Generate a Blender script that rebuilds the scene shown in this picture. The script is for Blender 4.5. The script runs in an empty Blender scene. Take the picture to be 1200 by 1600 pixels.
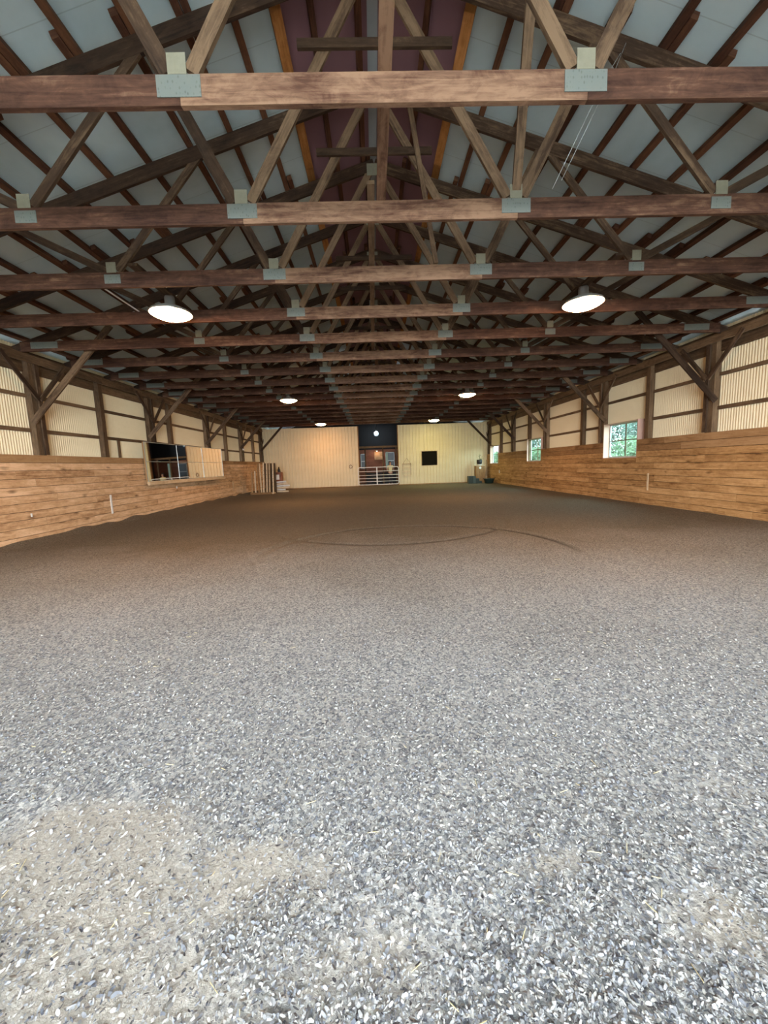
import bpy, math, random
from mathutils import Vector, Matrix, noise
random.seed(7)
sc = bpy.context.scene
col = sc.collection

# ------------------------------------------------------------------ camera
cam_d = bpy.data.cameras.new('camera')
cam = bpy.data.objects.new('camera', cam_d); col.objects.link(cam)
cam_d.sensor_fit = 'VERTICAL'; cam_d.sensor_height = 36.0
cam_d.lens = 600.46 * 36.0 / 1600.0
cam_d.clip_start = 0.05; cam_d.clip_end = 400
rt = Vector((0.99902956, -0.02655029, -0.03514294))
up = Vector((0.03809633, 0.12044995, 0.99198815))
fw = Vector((0.02210461, 0.99236429, -0.12134453))
M = Matrix((rt, up, -fw)).transposed().to_4x4()
M.translation = Vector((0, 0, 1.5))
cam.matrix_world = M
sc.camera = cam

# ------------------------------------------------------------------ world, daylight, exposure
sc.view_settings.view_transform = 'Standard'
sc.view_settings.look = 'None'
sc.view_settings.gamma = 1.0
sc.view_settings.use_curve_mapping = False
sc.view_settings.exposure = 1.5
SKY = 13.0
LAMP = 44.0
w = bpy.data.worlds.new('overcast_sky'); sc.world = w; w.use_nodes = True
nt = w.node_tree; nt.nodes.clear()
o_ = nt.nodes.new('ShaderNodeOutputWorld'); b_ = nt.nodes.new('ShaderNodeBackground')
tc = nt.nodes.new('ShaderNodeTexCoord'); sp = nt.nodes.new('ShaderNodeSeparateXYZ'); cr = nt.nodes.new('ShaderNodeValToRGB')
cr.color_ramp.elements[0].position = 0.0; cr.color_ramp.elements[0].color = (0.93, 0.97, 1.0, 1)
cr.color_ramp.elements[1].position = 0.6; cr.color_ramp.elements[1].color = (0.84, 0.93, 1.0, 1)
nt.links.new(tc.outputs['Generated'], sp.inputs[0]); nt.links.new(sp.outputs['Z'], cr.inputs[0])
nt.links.new(cr.outputs[0], b_.inputs[0]); b_.inputs[1].default_value = SKY
nt.links.new(b_.outputs[0], o_.inputs[0])

# portals only steer sky sampling through the openings the barn has
def portal(loc, rot, sx, sy):
    d = bpy.data.lights.new('sky_portal', 'AREA'); d.shape = 'RECTANGLE'; d.size = sx; d.size_y = sy
    d.cycles.is_portal = True
    o = bpy.data.objects.new('sky_portal', d); col.objects.link(o); o.location = loc; o.rotation_euler = rot
DOOR_Y = -6.0
portal((0.2, DOOR_Y, 2.1), (math.radians(90), 0, 0), 8.0, 4.2)          # rear doorway, faces +Y
for ya, yb in ((12.09, 13.89), (19.1, 20.9), (25.7, 27.5)):
    portal((8.45, (ya + yb) / 2, 2.03), (math.radians(90), 0, math.radians(90)), yb - ya, 1.2)

# ------------------------------------------------------------------ material helpers
def new_mat(name):
    m = bpy.data.materials.new(name); m.use_nodes = True
    n = m.node_tree; n.nodes.clear()
    out = n.nodes.new('ShaderNodeOutputMaterial'); b = n.nodes.new('ShaderNodeBsdfPrincipled')
    n.links.new(b.outputs[0], out.inputs[0])
    return m, n, b
def N(n, t, **kw):
    x = n.nodes.new(t)
    for k, v in kw.items(): setattr(x, k, v)
    return x
def math_(n, op, a, b=None, clamp=False):
    x = N(n, 'ShaderNodeMath', operation=op); x.use_clamp = clamp
    for i, v in enumerate((a, b)):
        if v is None: continue
        if isinstance(v, (int, float)): x.inputs[i].default_value = v
        else: n.links.new(v, x.inputs[i])
    return x.outputs[0]
def ramp(n, fac, stops):
    r = N(n, 'ShaderNodeValToRGB')
    e = r.color_ramp.elements
    while len(e) < len(stops): e.new(0.5)
    for i, (p, c) in enumerate(stops):
        e[i].position = p; e[i].color = (*c, 1)
    n.links.new(fac, r.inputs[0]); return r.outputs[0]
def mixc(n, fac, a, b, mode='MIX'):
    x = N(n, 'ShaderNodeMix', data_type='RGBA', blend_type=mode)
    for s, v in ((0, fac), (6, a), (7, b)):
        if isinstance(v, (int, float)): x.inputs[s].default_value = v
        elif isinstance(v, tuple): x.inputs[s].default_value = (*v, 1)
        else: n.links.new(v, x.inputs[s])
    return x.outputs[2]
def bump(n, b, h, s, d):
    x = N(n, 'ShaderNodeBump'); x.inputs['Strength'].default_value = s; x.inputs['Distance'].default_value = d
    n.links.new(h, x.inputs['Height']); n.links.new(x.outputs[0], b.inputs['Normal'])
def noise_(n, vec, scale, detail=3, rough=.55, dist=0):
    x = N(n, 'ShaderNodeTexNoise'); x.inputs['Scale'].default_value = scale; x.inputs['Detail'].default_value = detail
    x.inputs['Roughness'].default_value = rough; x.inputs['Distortion'].default_value = dist
    n.links.new(vec, x.inputs['Vector']); return x.outputs['Fac']
def mapping(n, src, s, loc=None):
    x = N(n, 'ShaderNodeMapping'); x.inputs['Scale'].default_value = s
    if loc is not None: n.links.new(loc, x.inputs['Location'])
    n.links.new(src, x.inputs['Vector']); return x.outputs[0]

def wood(name, dark, mid, light, rough=.8, var=.35, knots=False, grain=16.):
    """UV: u in metres along the board, v across it; 'rnd' = one random number per board"""
    m, n, b = new_mat(name)
    uv = N(n, 'ShaderNodeUVMap'); at = N(n, 'ShaderNodeAttribute', attribute_name='rnd'); oi = N(n, 'ShaderNodeObjectInfo')
    r = math_(n, 'FRACT', math_(n, 'ADD', at.outputs['Fac'], oi.outputs['Random']))
    cb = N(n, 'ShaderNodeCombineXYZ')
    n.links.new(math_(n, 'MULTIPLY', r, 37.), cb.inputs[0]); n.links.new(math_(n, 'MULTIPLY', r, 61.), cb.inputs[1])
    ad = N(n, 'ShaderNodeVectorMath', operation='ADD'); n.links.new(uv.outputs[0], ad.inputs[0]); n.links.new(cb.outputs[0], ad.inputs[1])
    v = ad.outputs[0]
    g = noise_(n, mapping(n, v, (1.1, grain, 1)), 1.6, 5, .6, .8)
    l = noise_(n, mapping(n, v, (.7, 2.2, 1)), 1.3, 3, .6, .5)
    f = math_(n, 'ADD', math_(n, 'MULTIPLY', g, .55), math_(n, 'MULTIPLY', l, .55))
    st = noise_(n, mapping(n, v, (1.9, 3.5, 1)), 2.4, 5, .7, 1.2)
    f = math_(n, 'ADD', f, math_(n, 'MULTIPLY', math_(n, 'SUBTRACT', st, .5), .45))
    f = math_(n, 'ADD', f, math_(n, 'MULTIPLY', math_(n, 'SUBTRACT', at.outputs['Fac'], .5), var))
    c = ramp(n, f, [(.28, dark), (.5, mid), (.74, light)])
    if knots:
        vo = N(n, 'ShaderNodeTexVoronoi'); vo.inputs['Scale'].default_value = 1.0
        n.links.new(mapping(n, v, (1.5, 4.2, 1)), vo.inputs['Vector'])
        dd = math_(n, 'ADD', vo.outputs['Distance'], math_(n, 'MULTIPLY', math_(n, 'SUBTRACT', g, .5), .35))
        k = math_(n, 'SUBTRACT', 1., math_(n, 'DIVIDE', dd, .20), True)
        c = mixc(n, math_(n, 'MULTIPLY', k, .9), c, tuple(x * .5 for x in dark))
    n.links.new(c, b.inputs['Base Color']); b.inputs['Roughness'].default_value = rough
    b.inputs['Specular IOR Level'].default_value = .25
    bump(n, b, g, .35, .004)
    return m
def plain(name, c, rough=.6, metal=0., emis=None, es=0., var=.12, scale=6.):
    m, n, b = new_mat(name)
    t = N(n, 'ShaderNodeTexCoord')
    f = noise_(n, t.outputs['Object'], scale, 3)
    cc = mixc(n, f, tuple(x * (1 - var) for x in c), tuple(min(1, x * (1 + var)) for x in c))
    n.links.new(cc, b.inputs['Base Color']); b.inputs['Roughness'].default_value = rough; b.inputs['Metallic'].default_value = metal
    if emis:
        b.inputs['Emission Color'].default_value = (*emis, 1); b.inputs['Emission Strength'].default_value = es
    return m

M_truss = wood('weathered_truss_wood', (.028, .011, .007), (.085, .040, .024), (.24, .145, .09), .8, .35)
M_top = wood('dark_top_chord_wood', (.016, .008, .005), (.045, .025, .014), (.15, .098, .056), .8, .3)
M_web = wood('weathered_web_wood', (.022, .012, .007), (.058, .034, .019), (.17, .112, .066), .8, .35)
M_purlin = wood('reddish_purlin_wood', (.024, .009, .004), (.058, .022, .011), (.12, .052, .025), .8, .3)
M_orange = wood('orange_ridge_plank_wood', (.13, .05, .015), (.30, .125, .035), (.46, .21, .07), .75, .25)
M_post = wood('dark_post_wood', (.045, .027, .014), (.105, .066, .036), (.19, .125, .07), .8, .25)
M_kick = wood('knotty_pine_plank', (.25, .13, .06), (.56, .35, .19), (.78, .54, .34), .72, .20, True, 14.)
M_kickR = wood('golden_pine_plank', (.18, .085, .03), (.41, .235, .096), (.62, .39, .185), .72, .20, True, 14.)
M_cap = wood('brown_cap_plank', (.16, .085, .035), (.30, .17, .075), (.42, .26, .13), .75, .3)
M_pale = wood('pale_pine', (.40, .28, .16), (.60, .45, .28), (.75, .60, .42), .7, .3)
M_redbrown = wood('red_brown_boards', (.09, .03, .018), (.20, .075, .045), (.32, .14, .085), .7, .3)
M_gap = plain('dark_gap_backing', (.03, .016, .008), .9)
M_white = plain('white_paint', (.72, .70, .66), .5)
M_whitemetal = plain('white_enamelled_tube', (.78, .76, .76), .35, 0.)
M_galv = plain('galvanised_steel', (.42, .47, .47), .45, .55, var=.3, scale=40)
M_void = plain('painted_dark_interior', (.010, .009, .007), .95)  # black stand-in for the dark interior behind the square window
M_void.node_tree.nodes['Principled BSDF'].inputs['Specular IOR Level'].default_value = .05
M_black = plain('black_plastic', (.012, .012, .013), .5)
M_green = plain('dark_green_plastic', (.022, .045, .038), .45)
M_greenlight = plain('lighter_green_plastic', (.06, .10, .09), .5)
M_ridge = plain('purple_brown_insulation_board', (.17, .088, .105), .75, var=.2, scale=1.5)
M_strip = plain('pale_ridge_vent_strip', (.30, .34, .36), .6)
M_alu = plain('spun_aluminium', (.55, .55, .54), .35, .8)
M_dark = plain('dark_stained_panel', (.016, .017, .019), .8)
M_lens = plain('warm_glowing_lens', (.9, .85, .8), .4, 0, (1.0, .50, .22), LAMP, var=.01)
M_lensg = plain('greenish_glowing_lens', (.9, .9, .8), .4, 0, (.92, .80, .30), LAMP * .85, var=.01)
M_lensb = plain('cool_glowing_globe', (.9, .9, .9), .4, 0, (.72, .88, 1.0), 14., var=.01)
M_lenso = plain('amber_fill_bulb', (.9, .8, .7), .4, 0, (1.0, .5, .22), 70., var=.01)

# gusset plate: galvanised with rows of punched teeth
def gusset():
    m, n, b = new_mat('punched_gusset_steel')
    t = N(n, 'ShaderNodeTexCoord'); vo = N(n, 'ShaderNodeTexVoronoi'); vo.inputs['Scale'].default_value = 45.
    vo.inputs['Randomness'].default_value = .45
    n.links.new(mapping(n, t.outputs['Object'], (1, 1, .6)), vo.inputs['Vector'])
    nn = noise_(n, t.outputs['Object'], 9, 4)
    c = ramp(n, vo.outputs['Distance'], [(.25, (.035, .05, .05)), (.45, (.125, .155, .15))])
    c = mixc(n, nn, c, (.17, .18, .15))
    n.links.new(c, b.inputs['Base Color']); b.inputs['Roughness'].default_value = .6; b.inputs['Metallic'].default_value = .15
    return m
M_gusset = gusset()
M_plate = plain('dusty_gusset_steel', (.20, .195, .14), .7, .05, var=.15, scale=25)

def sheet_mat():
    m, n, b = new_mat('cream_corrugated_metal')
    t = N(n, 'ShaderNodeTexCoord')
    f = noise_(n, mapping(n, t.outputs['Object'], (.6, .6, 2.)), 1.2, 4)
    c = mixc(n, f, (.64, .545, .34), (.76, .67, .46))
    n.links.new(c, b.inputs['Base Color']); b.inputs['Roughness'].default_value = .5
    return m
M_sheet = sheet_mat()
def roof_mat():
    m, n, b = new_mat('grey_blue_roof_sheet')
    t = N(n, 'ShaderNodeTexCoord'); s = N(n, 'ShaderNodeSeparateXYZ'); n.links.new(t.outputs['Object'], s.inputs[0])
    f = noise_(n, t.outputs['Object'], .55, 5, .6, .4)
    c = ramp(n, f, [(.25, (.35, .46, .49)), (.55, (.48, .60, .635)), (.8, (.58, .69, .71))])
    fr = math_(n, 'FRACT', math_(n, 'DIVIDE', s.outputs['Y'], .92))
    e = math_(n, 'LESS_THAN', fr, .012)
    c = mixc(n, math_(n, 'MULTIPLY', e, .3), c, (.14, .16, .17))
    n.links.new(c, b.inputs['Base Color']); b.inputs['Roughness'].default_value = .38; b.inputs['Metallic'].default_value = .25
    g = noise_(n, t.outputs['Object'], 2.3, 3)
    bump(n, b, g, .25, .03)
    return m
M_roof = roof_mat()

PATCH = ((-1.25, 1.48, .55, .24, 1.), (-1.05, 1.16, .55, .20, .85), (-.42, 1.30, .26, .14, .75), (-.05, 1.00, .34, .18, .62), (.63, 1.24, .16, .08, .8), (1.05, 1.03, .24, .16, .85), (-.85, .90, .45, .14, .8), (1.5, 1.5, .3, .15, .6))
CIRC = ((0.648, 6.541, 2.686), (0.366, 10.095, 2.923))
def floor_mat(name, chips):
    m, n, b = new_mat(name)
    t = N(n, 'ShaderNodeTexCoord'); P = t.outputs['Object']
    s = N(n, 'ShaderNodeSeparateXYZ'); n.links.new(P, s.inputs[0])
    v1 = N(n, 'ShaderNodeTexVoronoi'); v1.inputs['Scale'].default_value = 85.; n.links.new(mapping(n, P, (1, .75, 1)), v1.inputs['Vector'])
    v2 = N(n, 'ShaderNodeTexVoronoi'); v2.inputs['Scale'].default_value = 38.; n.links.new(P, v2.inputs['Vector'])
    s1 = N(n, 'ShaderNodeSeparateColor'); n.links.new(v1.outputs['Color'], s1.inputs[0])
    s2 = N(n, 'ShaderNodeSeparateColor'); n.links.new(v2.outputs['Color'], s2.inputs[0])
    fn = noise_(n, P, 60, 4, .7)
    f = math_(n, 'ADD', math_(n, 'MULTIPLY', s1.outputs[0], .62), math_(n, 'MULTIPLY', fn, .38))
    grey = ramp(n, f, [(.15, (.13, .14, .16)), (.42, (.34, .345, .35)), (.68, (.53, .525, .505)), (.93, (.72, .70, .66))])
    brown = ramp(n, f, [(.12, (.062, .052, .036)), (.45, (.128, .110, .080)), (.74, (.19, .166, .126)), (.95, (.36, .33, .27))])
    # grey rubber near, brown footing deeper in; daylight falloff painted in as darkening
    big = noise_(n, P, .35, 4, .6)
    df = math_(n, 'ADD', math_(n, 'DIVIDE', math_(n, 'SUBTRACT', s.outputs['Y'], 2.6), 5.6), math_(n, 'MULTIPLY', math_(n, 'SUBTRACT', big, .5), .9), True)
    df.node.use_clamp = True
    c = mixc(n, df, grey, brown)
    # tan sandy patches close to the doorway
    pn = noise_(n, P, 3.2, 5, .65, .3)
    pf = None
    for (px, py, sx, sy, am) in PATCH:
        ex = math_(n, 'ADD', math_(n, 'POWER', math_(n, 'DIVIDE', math_(n, 'SUBTRACT', s.outputs['X'], px), sx), 2.), math_(n, 'POWER', math_(n, 'DIVIDE', math_(n, 'SUBTRACT', s.outputs['Y'], py), sy), 2.))
        g_ = math_(n, 'MULTIPLY', math_(n, 'EXPONENT', math_(n, 'MULTIPLY', ex, -1.)), am)
        pf = g_ if pf is None else math_(n, 'ADD', pf, g_)
    pf = math_(n, 'ADD', pf, math_(n, 'MULTIPLY', math_(n, 'SUBTRACT', pn, .5), 1.6))
    pf = math_(n, 'MULTIPLY', math_(n, 'SUBTRACT', pf, .36), 2.2, True)
    sand = mixc(n, fn, (.37, .33, .275), (.52, .475, .41))
    c = mixc(n, math_(n, 'MULTIPLY', pf, .8), c, sand)
    for i, (cx, cy, cr_) in enumerate(CIRC):                         # lungeing tracks: turned-up darker footing
        dx = math_(n, 'SUBTRACT', s.outputs['X'], cx); dy = math_(n, 'SUBTRACT', s.outputs['Y'], cy)
        r = math_(n, 'SQRT', math_(n, 'ADD', math_(n, 'MULTIPLY', dx, dx), math_(n, 'MULTIPLY', dy, dy)))
        wob = math_(n, 'MULTIPLY', math_(n, 'SUBTRACT', noise_(n, P, .9, 3), .5), .10)
        a = math_(n, 'ABSOLUTE', math_(n, 'ADD', math_(n, 'SUBTRACT', r, cr_), wob))
        k = math_(n, 'SUBTRACT', 1.0, math_(n, 'DIVIDE', a, .09), True)
        side = math_(n, 'MULTIPLY', dy, .9 if i == 0 else -2.)
        side = math_(n, 'ADD', side, .6 if i == 0 else -3.2, True); side.node.use_clamp = True
        side = math_(n, 'MULTIPLY', side, math_(n, 'ADD', math_(n, 'MULTIPLY', dx, .9), 1.9 if i == 0 else 2.2, True))
        k = math_(n, 'MULTIPLY', math_(n, 'MULTIPLY', k, side), .9 if i == 0 else .6)
        c = mixc(n, k, c, (.022, .017, .013))
    n.links.new(c, b.inputs['Base Color']); b.inputs['Roughness'].default_value = .85
    b.inputs['Specular IOR Level'].default_value = .3
    h = math_(n, 'ADD', math_(n, 'MULTIPLY', s1.outputs[1], .5), math_(n, 'ADD', math_(n, 'MULTIPLY', s2.outputs[1], .6), math_(n, 'MULTIPLY', fn, .5)))
    bump(n, b, h, .75, .012)
    return m
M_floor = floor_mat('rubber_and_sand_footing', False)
def chip_mat():
    m, n, b = new_mat('shredded_rubber_chips')
    at = N(n, 'ShaderNodeAttribute', attribute_name='rnd')
    c = ramp(n, at.outputs['Fac'], [(0, (.08, .088, .11)), (.2, (.20, .21, .235)), (.5, (.345, .35, .36)), (.85, (.45, .445, .43)), (1, (.55, .53, .48))])
    n.links.new(c, b.inputs['Base Color']); b.inputs['Roughness'].default_value = .6
    return m
M_chip = chip_mat()
M_straw = plain('dry_straw', (.62, .52, .28), .6)
def glass_mat():
    m, n, b = new_mat('dusty_window_glass')
    out = [x for x in n.nodes if x.type == 'OUTPUT_MATERIAL'][0]
    tr = N(n, 'ShaderNodeBsdfTransparent'); tr.inputs[0].default_value = (.55, .66, .64, 1)
    gl = N(n, 'ShaderNodeBsdfGlossy'); gl.inputs['Roughness'].default_value = .05
    df = N(n, 'ShaderNodeBsdfDiffuse'); df.inputs[0].default_value = (.6, .62, .6, 1)
    m1 = N(n, 'ShaderNodeMixShader'); m1.inputs[0].default_value = .05
    m2 = N(n, 'ShaderNodeMixShader'); m2.inputs[0].default_value = .04
    n.links.new(tr.outputs[0], m1.inputs[1]); n.links.new(gl.outputs[0], m1.inputs[2])
    n.links.new(m1.outputs[0], m2.inputs[1]); n.links.new(df.outputs[0], m2.inputs[2]); n.links.new(m2.outputs[0], out.inputs[0])
    return m
M_glass = glass_mat()
m_, n_, b__ = new_mat('silvered_mirror'); b__.inputs['Base Color'].default_value = (.86, .88, .88, 1); b__.inputs['Metallic'].default_value = 1; b__.inputs['Roughness'].default_value = .02
M_mirror = m_
M_jamb = plain('pinkish_white_jamb', (.50, .33, .27), .6)
M_leaf = plain('pale_green_leaves', (.022, .055, .012), .6, var=.5, scale=3)
M_leaf2 = plain('hazy_blue_green_leaves', (.05, .085, .07), .7, var=.3, scale=1)
M_grass = plain('mown_grass', (.05, .09, .025), .9, var=.3, scale=2)
M_gravel = plain('pale_gravel', (.35, .34, .32), .9, var=.3, scale=30)
M_bark = plain('grey_bark', (.12, .09, .06), .9)
M_skin = plain('skin', (.55, .33, .24), .6)
M_shirt = plain('pale_yellow_shirt', (.72, .66, .40), .8)
M_hair = plain('dark_hair', (.02, .013, .01), .6)
M_trouser = plain('dark_trousers', (.03, .03, .045), .8)
M_paper = plain('white_paper', (.8, .77, .70), .7)
M_green_leaf = plain('houseplant_green', (.05, .09, .03), .6)
M_teal = plain('pale_teal_cloth', (.35, .52, .45), .7)
M_dimpane = plain('dim_blue_grey_pane', (.10, .13, .15), .4)

# ------------------------------------------------------------------ mesh helpers
class MB:
    def __init__(s): s.v = []; s.f = []; s.uv = []; s.r = []; s.m = []
    def quad(s, pts, uvs=None, r=0., m=0):
        i = len(s.v); s.v += [tuple(p) for p in pts]; s.f.append(tuple(range(i, i + len(pts))))
        s.uv += list(uvs) if uvs else [(p[0], p[2]) for p in pts]; s.r.append(r); s.m.append(m)
    def beam(s, a, b, w, t, side, r=None, m=0):
        """box from a to b; w across 'side' direction, t across the third"""
        a = Vector(a); b = Vector(b); d = b - a; L = d.length; d.normalize()
        sd = Vector(side); sd = (sd - d * sd.dot(d)).normalized(); th = d.cross(sd).normalized()
        if r is None: r = random.random()
        i = len(s.v)
        P = []
        for e in (a, b):
            for x, y in ((-1, -1), (1, -1), (1, 1), (-1, 1)):
                P.append(e + sd * (x * w / 2) + th * (y * t / 2))
        s.v += [tuple(p) for p in P]
        for q, (u0, u1, ww) in zip(((0, 1, 5, 4), (1, 2, 6, 5), (2, 3, 7, 6), (3, 0, 4, 7)), ((0, 1, w), (1, 2, t), (2, 3, w), (3, 4, t))):
            s.f.append(tuple(i + k for k in q)); o = u0 * .37
            s.uv += [(0, o), (0, o + ww), (L, o + ww), (L, o)]; s.r.append(r); s.m.append(m)
        for q in ((3, 2, 1, 0), (4, 5, 6, 7)):
            s.f.append(tuple(i + k for k in q)); s.uv += [(0, 0), (w * .1, 0), (w * .1, t), (0, t)]; s.r.append(r); s.m.append(m)
    def box(s, x0, x1, y0, y1, z0, z1, r=None, m=0):
        d = (x1 - x0, y1 - y0, z1 - z0); k = d.index(max(d)); c = [(x0 + x1) / 2, (y0 + y1) / 2, (z0 + z1) / 2]
        a = list(c); b = list(c); lo = (x0, y0, z0); hi = (x1, y1, z1); a[k] = lo[k]; b[k] = hi[k]
        j = (k + 1) % 3; l = (k + 2) % 3; sd = [0, 0, 0]; sd[j] = 1
        s.beam(a, b, d[j], d[l], sd, r, m)
    def tube(s, pts, rad, seg=10, r=0., cap=True, m=0, closed=False):
        pts = [Vector(p) for p in pts]; rr = rad if isinstance(rad, (list, tuple)) else [rad] * len(pts)
        i = len(s.v); n = len(pts); ref = None; L = 0
        for k, p in enumerate(pts):
            if closed: d = pts[(k + 1) % n] - pts[k - 1]
            else: d = (pts[min(k + 1, n - 1)] - pts[max(k - 1, 0)])
            d.normalize()
            if ref is None: ref = Vector((0, 0, 1)) if abs(d.z) < .9 else Vector((1, 0, 0))
            x = (ref - d * ref.dot(d)).normalized(); ref = x; y = d.cross(x)
            for q in range(seg):
                a = 2 * math.pi * q / seg; s.v.append(tuple(p + x * math.cos(a) * rr[k] + y * math.sin(a) * rr[k]))
        for k in range(n if closed else n - 1):
            k2 = (k + 1) % n
            for q in range(seg):
                q2 = (q + 1) % seg
                s.f.append((i + k * seg + q, i + k * seg + q2, i + k2 * seg + q2, i + k2 * seg + q))
                s.uv += [(k * .1, q / seg), (k * .1, (q + 1) / seg), (k * .1 + .1, (q + 1) / seg), (k * .1 + .1, q / seg)]; s.r.append(r); s.m.append(m)
        if cap and not closed:
            for base, rev in ((0, True), ((n - 1) * seg, False)):
                q = [i + base + t for t in range(seg)]
                if rev: q.reverse()
                s.f.append(tuple(q)); s.uv += [(0, 0)] * seg; s.r.append(r); s.m.append(m)
    def lathe(s, prof, c, seg=24, r=0., m=0):
        c = Vector(c); i = len(s.v)
        for (rad, z) in prof:
            for q in range(seg):
                a = 2 * math.pi * q / seg; s.v.append((c.x + rad * math.cos(a), c.y + rad * math.sin(a), c.z + z))
        for k in range(len(prof) - 1):
            for q in range(seg):
                q2 = (q + 1) % seg
                s.f.append((i + k * seg + q, i + k * seg + q2, i + (k + 1) * seg + q2, i + (k + 1) * seg + q))
                s.uv += [(0, 0)] * 4; s.r.append(r); s.m.append(m)
    def mesh(s, name, mats, smooth=False):
        me = bpy.data.meshes.new(name); me.from_pydata(s.v, [], s.f)
        uv = me.uv_layers.new(name='UVMap')
        flat = []
        for a in s.uv: flat += (a[0], a[1])
        uv.data.foreach_set('uv', flat)
        at = me.attributes.new('rnd', 'FLOAT', 'FACE'); at.data.foreach_set('value', s.r)
        for mm in (mats if isinstance(mats, (list, tuple)) else [mats]): me.materials.append(mm)
        me.polygons.foreach_set('material_index', s.m)
        if smooth: me.polygons.foreach_set('use_smooth', [True] * len(s.f))
        me.update(); return me
    def build(s, name, mats, parent=None, smooth=False, loc=(0, 0, 0)):
        o = bpy.data.objects.new(name, s.mesh(name, mats, smooth)); col.objects.link(o); o.location = loc
        if parent: o.parent = parent
        return o
def tag(o, label=None, cat=None, group=None, kind=None):
    if label: o['label'] = label
    if cat: o['category'] = cat
    if group: o['group'] = group
    if kind: o['kind'] = kind
    return o
def empty(name, loc=(0, 0, 0), rz=0.):
    o = bpy.data.objects.new(name, None); col.objects.link(o); o.location = loc; o.rotation_euler = (0, 0, rz); o.empty_display_size = .1
    return o
def copy_tree(root, loc):
    kids = [(c, list(c.children)) for c in root.children]
    r = root.copy(); col.objects.link(r); r.location = loc
    for k in ('group',):
        pass
    for c, gs in kids:
        c2 = c.copy(); col.objects.link(c2); c2.parent = r
        for g in gs:
            g2 = g.copy(); col.objects.link(g2); g2.parent = c2
    return r
ORD = ['first', 'second', 'third', 'fourth', 'fifth', 'sixth', 'seventh', 'eighth', 'ninth', 'tenth', 'eleventh', 'twelfth', 'thirteenth', 'fourteenth', 'fifteenth', 'sixteenth', 'seventeenth']

# ------------------------------------------------------------------ dimensions
L, R = -7.893, 8.328          # inner faces of the kick walls
KH = 2.02                     # kick wall height
E0, E1 = 4.34, 4.56           # bottom chord
CX = 0.2; PK = 7.14; SL = 0.322
YF = 28.3
TY = [3.4253 + 1.4791 * i for i in range(17)]
def ztop(u): return PK - SL * abs(u)
YB = -6.0; YE = 34.0

# ------------------------------------------------------------------ floor
def hfloor(x, y):
    h = .012 * noise.noise(Vector((x * .9, y * .9, 0))) + .02 * noise.noise(Vector((x * .3, y * .3, 3)))
    dl = x - L
    if dl < .9: h += (.9 - dl) ** 2 * .13 * (1 + .8 * noise.noise(Vector((y * 1.3, 0, 7))))
    dr = R - x
    if dr < .7: h += (.7 - dr) ** 2 * .05
    for i, (cx, cy, r) in enumerate(CIRC):
        d = abs(math.hypot(x - cx, y - cy) - r)
        s = (y - cy) * (1 if i == 0 else -1)
        if d < .3 and s > -.6: h += (-.022 * math.exp(-(d / .07) ** 2) + .010 * math.exp(-((d - .16) / .06) ** 2)) * (1 if i == 0 else .5)
    return h
xs = []; x = L - .02
while x < R: xs.append(x); x += .055 if -2.6 < x < 4 else .14
xs.append(R + .02)
ys = []; y = -5.95
while y < 30: ys.append(y); y += .055 if 6.5 < y < 9.8 else (.12 if y < 6.5 else .2)
ys.append(33.9)
v = [(x, y, hfloor(x, y)) for y in ys for x in xs]; nx = len(xs)
f = [(j * nx + i, j * nx + i + 1, (j + 1) * nx + i + 1, (j + 1) * nx + i) for j in range(len(ys) - 1) for i in range(nx - 1)]
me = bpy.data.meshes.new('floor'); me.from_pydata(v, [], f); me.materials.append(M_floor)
me.polygons.foreach_set('use_smooth', [True] * len(f)); me.update()
fl = bpy.data.objects.new('floor', me); col.objects.link(fl); fl['kind'] = 'structure'

# ------------------------------------------------------------------ ceiling (two roof slopes, ridge boards, vent strip)
def slope(mb, u0, u1, off, y0, y1, th=.02):
    a = (CX + u0, 0, ztop(u0) + off); b = (CX + u1, 0, ztop(u1) + off)
    for dz in (0, th):
        q = [(a[0], y0, a[2] + dz), (b[0], y0, b[2] + dz), (b[0], y1, b[2] + dz), (a[0], y1, a[2] + dz)]
        mb.quad(q)
mb = MB()
slope(mb, -1.2, -8.9, .10, YB, YE); slope(mb, 1.2, 8.9, .10, YB, YE)
ce = mb.build('ceiling', M_roof); ce['kind'] = 'structure'
mb = MB(); slope(mb, -.07, -1.2, .10, YB, YE); slope(mb, .07, 1.2, .10, YB, YE)
mb.build('ridge_board', M_ridge, ce)
mb = MB(); mb.quad([(CX - .09, YB, PK + .09), (CX + .09, YB, PK + .09), (CX + .09, YE, PK + .09), (CX - .09, YE, PK + .09)])
mb.build('ridge_vent', M_strip, ce)

# ------------------------------------------------------------------ side walls of corrugated metal
WINS = [(12.09, 13.89, 1.45, 2.655), (19.12, 20.88, 1.41, 2.60), (25.72, 27.5, 1.33, 2.57)]
def corr(name, X, sgn, wins):
    mb = MB(); p = .0678; ny = 6; st = p / ny; n = int((YE - YB) / st)
    pr = None
    for i in range(n + 1):
        y = YB + i * st; x = X + .014 * math.cos(2 * math.pi * i / ny)
        if pr:
            y0, x0 = pr; ym = (y + y0) / 2; spans = [(-.1, 4.6)]
            for a, b, c, d in wins:
                if a < ym < b: spans = [(-.1, c), (d, 4.6)]
            for z0, z1 in spans:
                mb.quad([(x0, y0, z0), (x, y, z0), (x, y, z1), (x0, y0, z1)])
        pr = (y, x)
    o = mb.build(name, M_sheet); o['kind'] = 'structure'; return o
corr('wall_left', L - .25, -1, [])
corr('wall_right', R + .25, 1, WINS)

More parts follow.
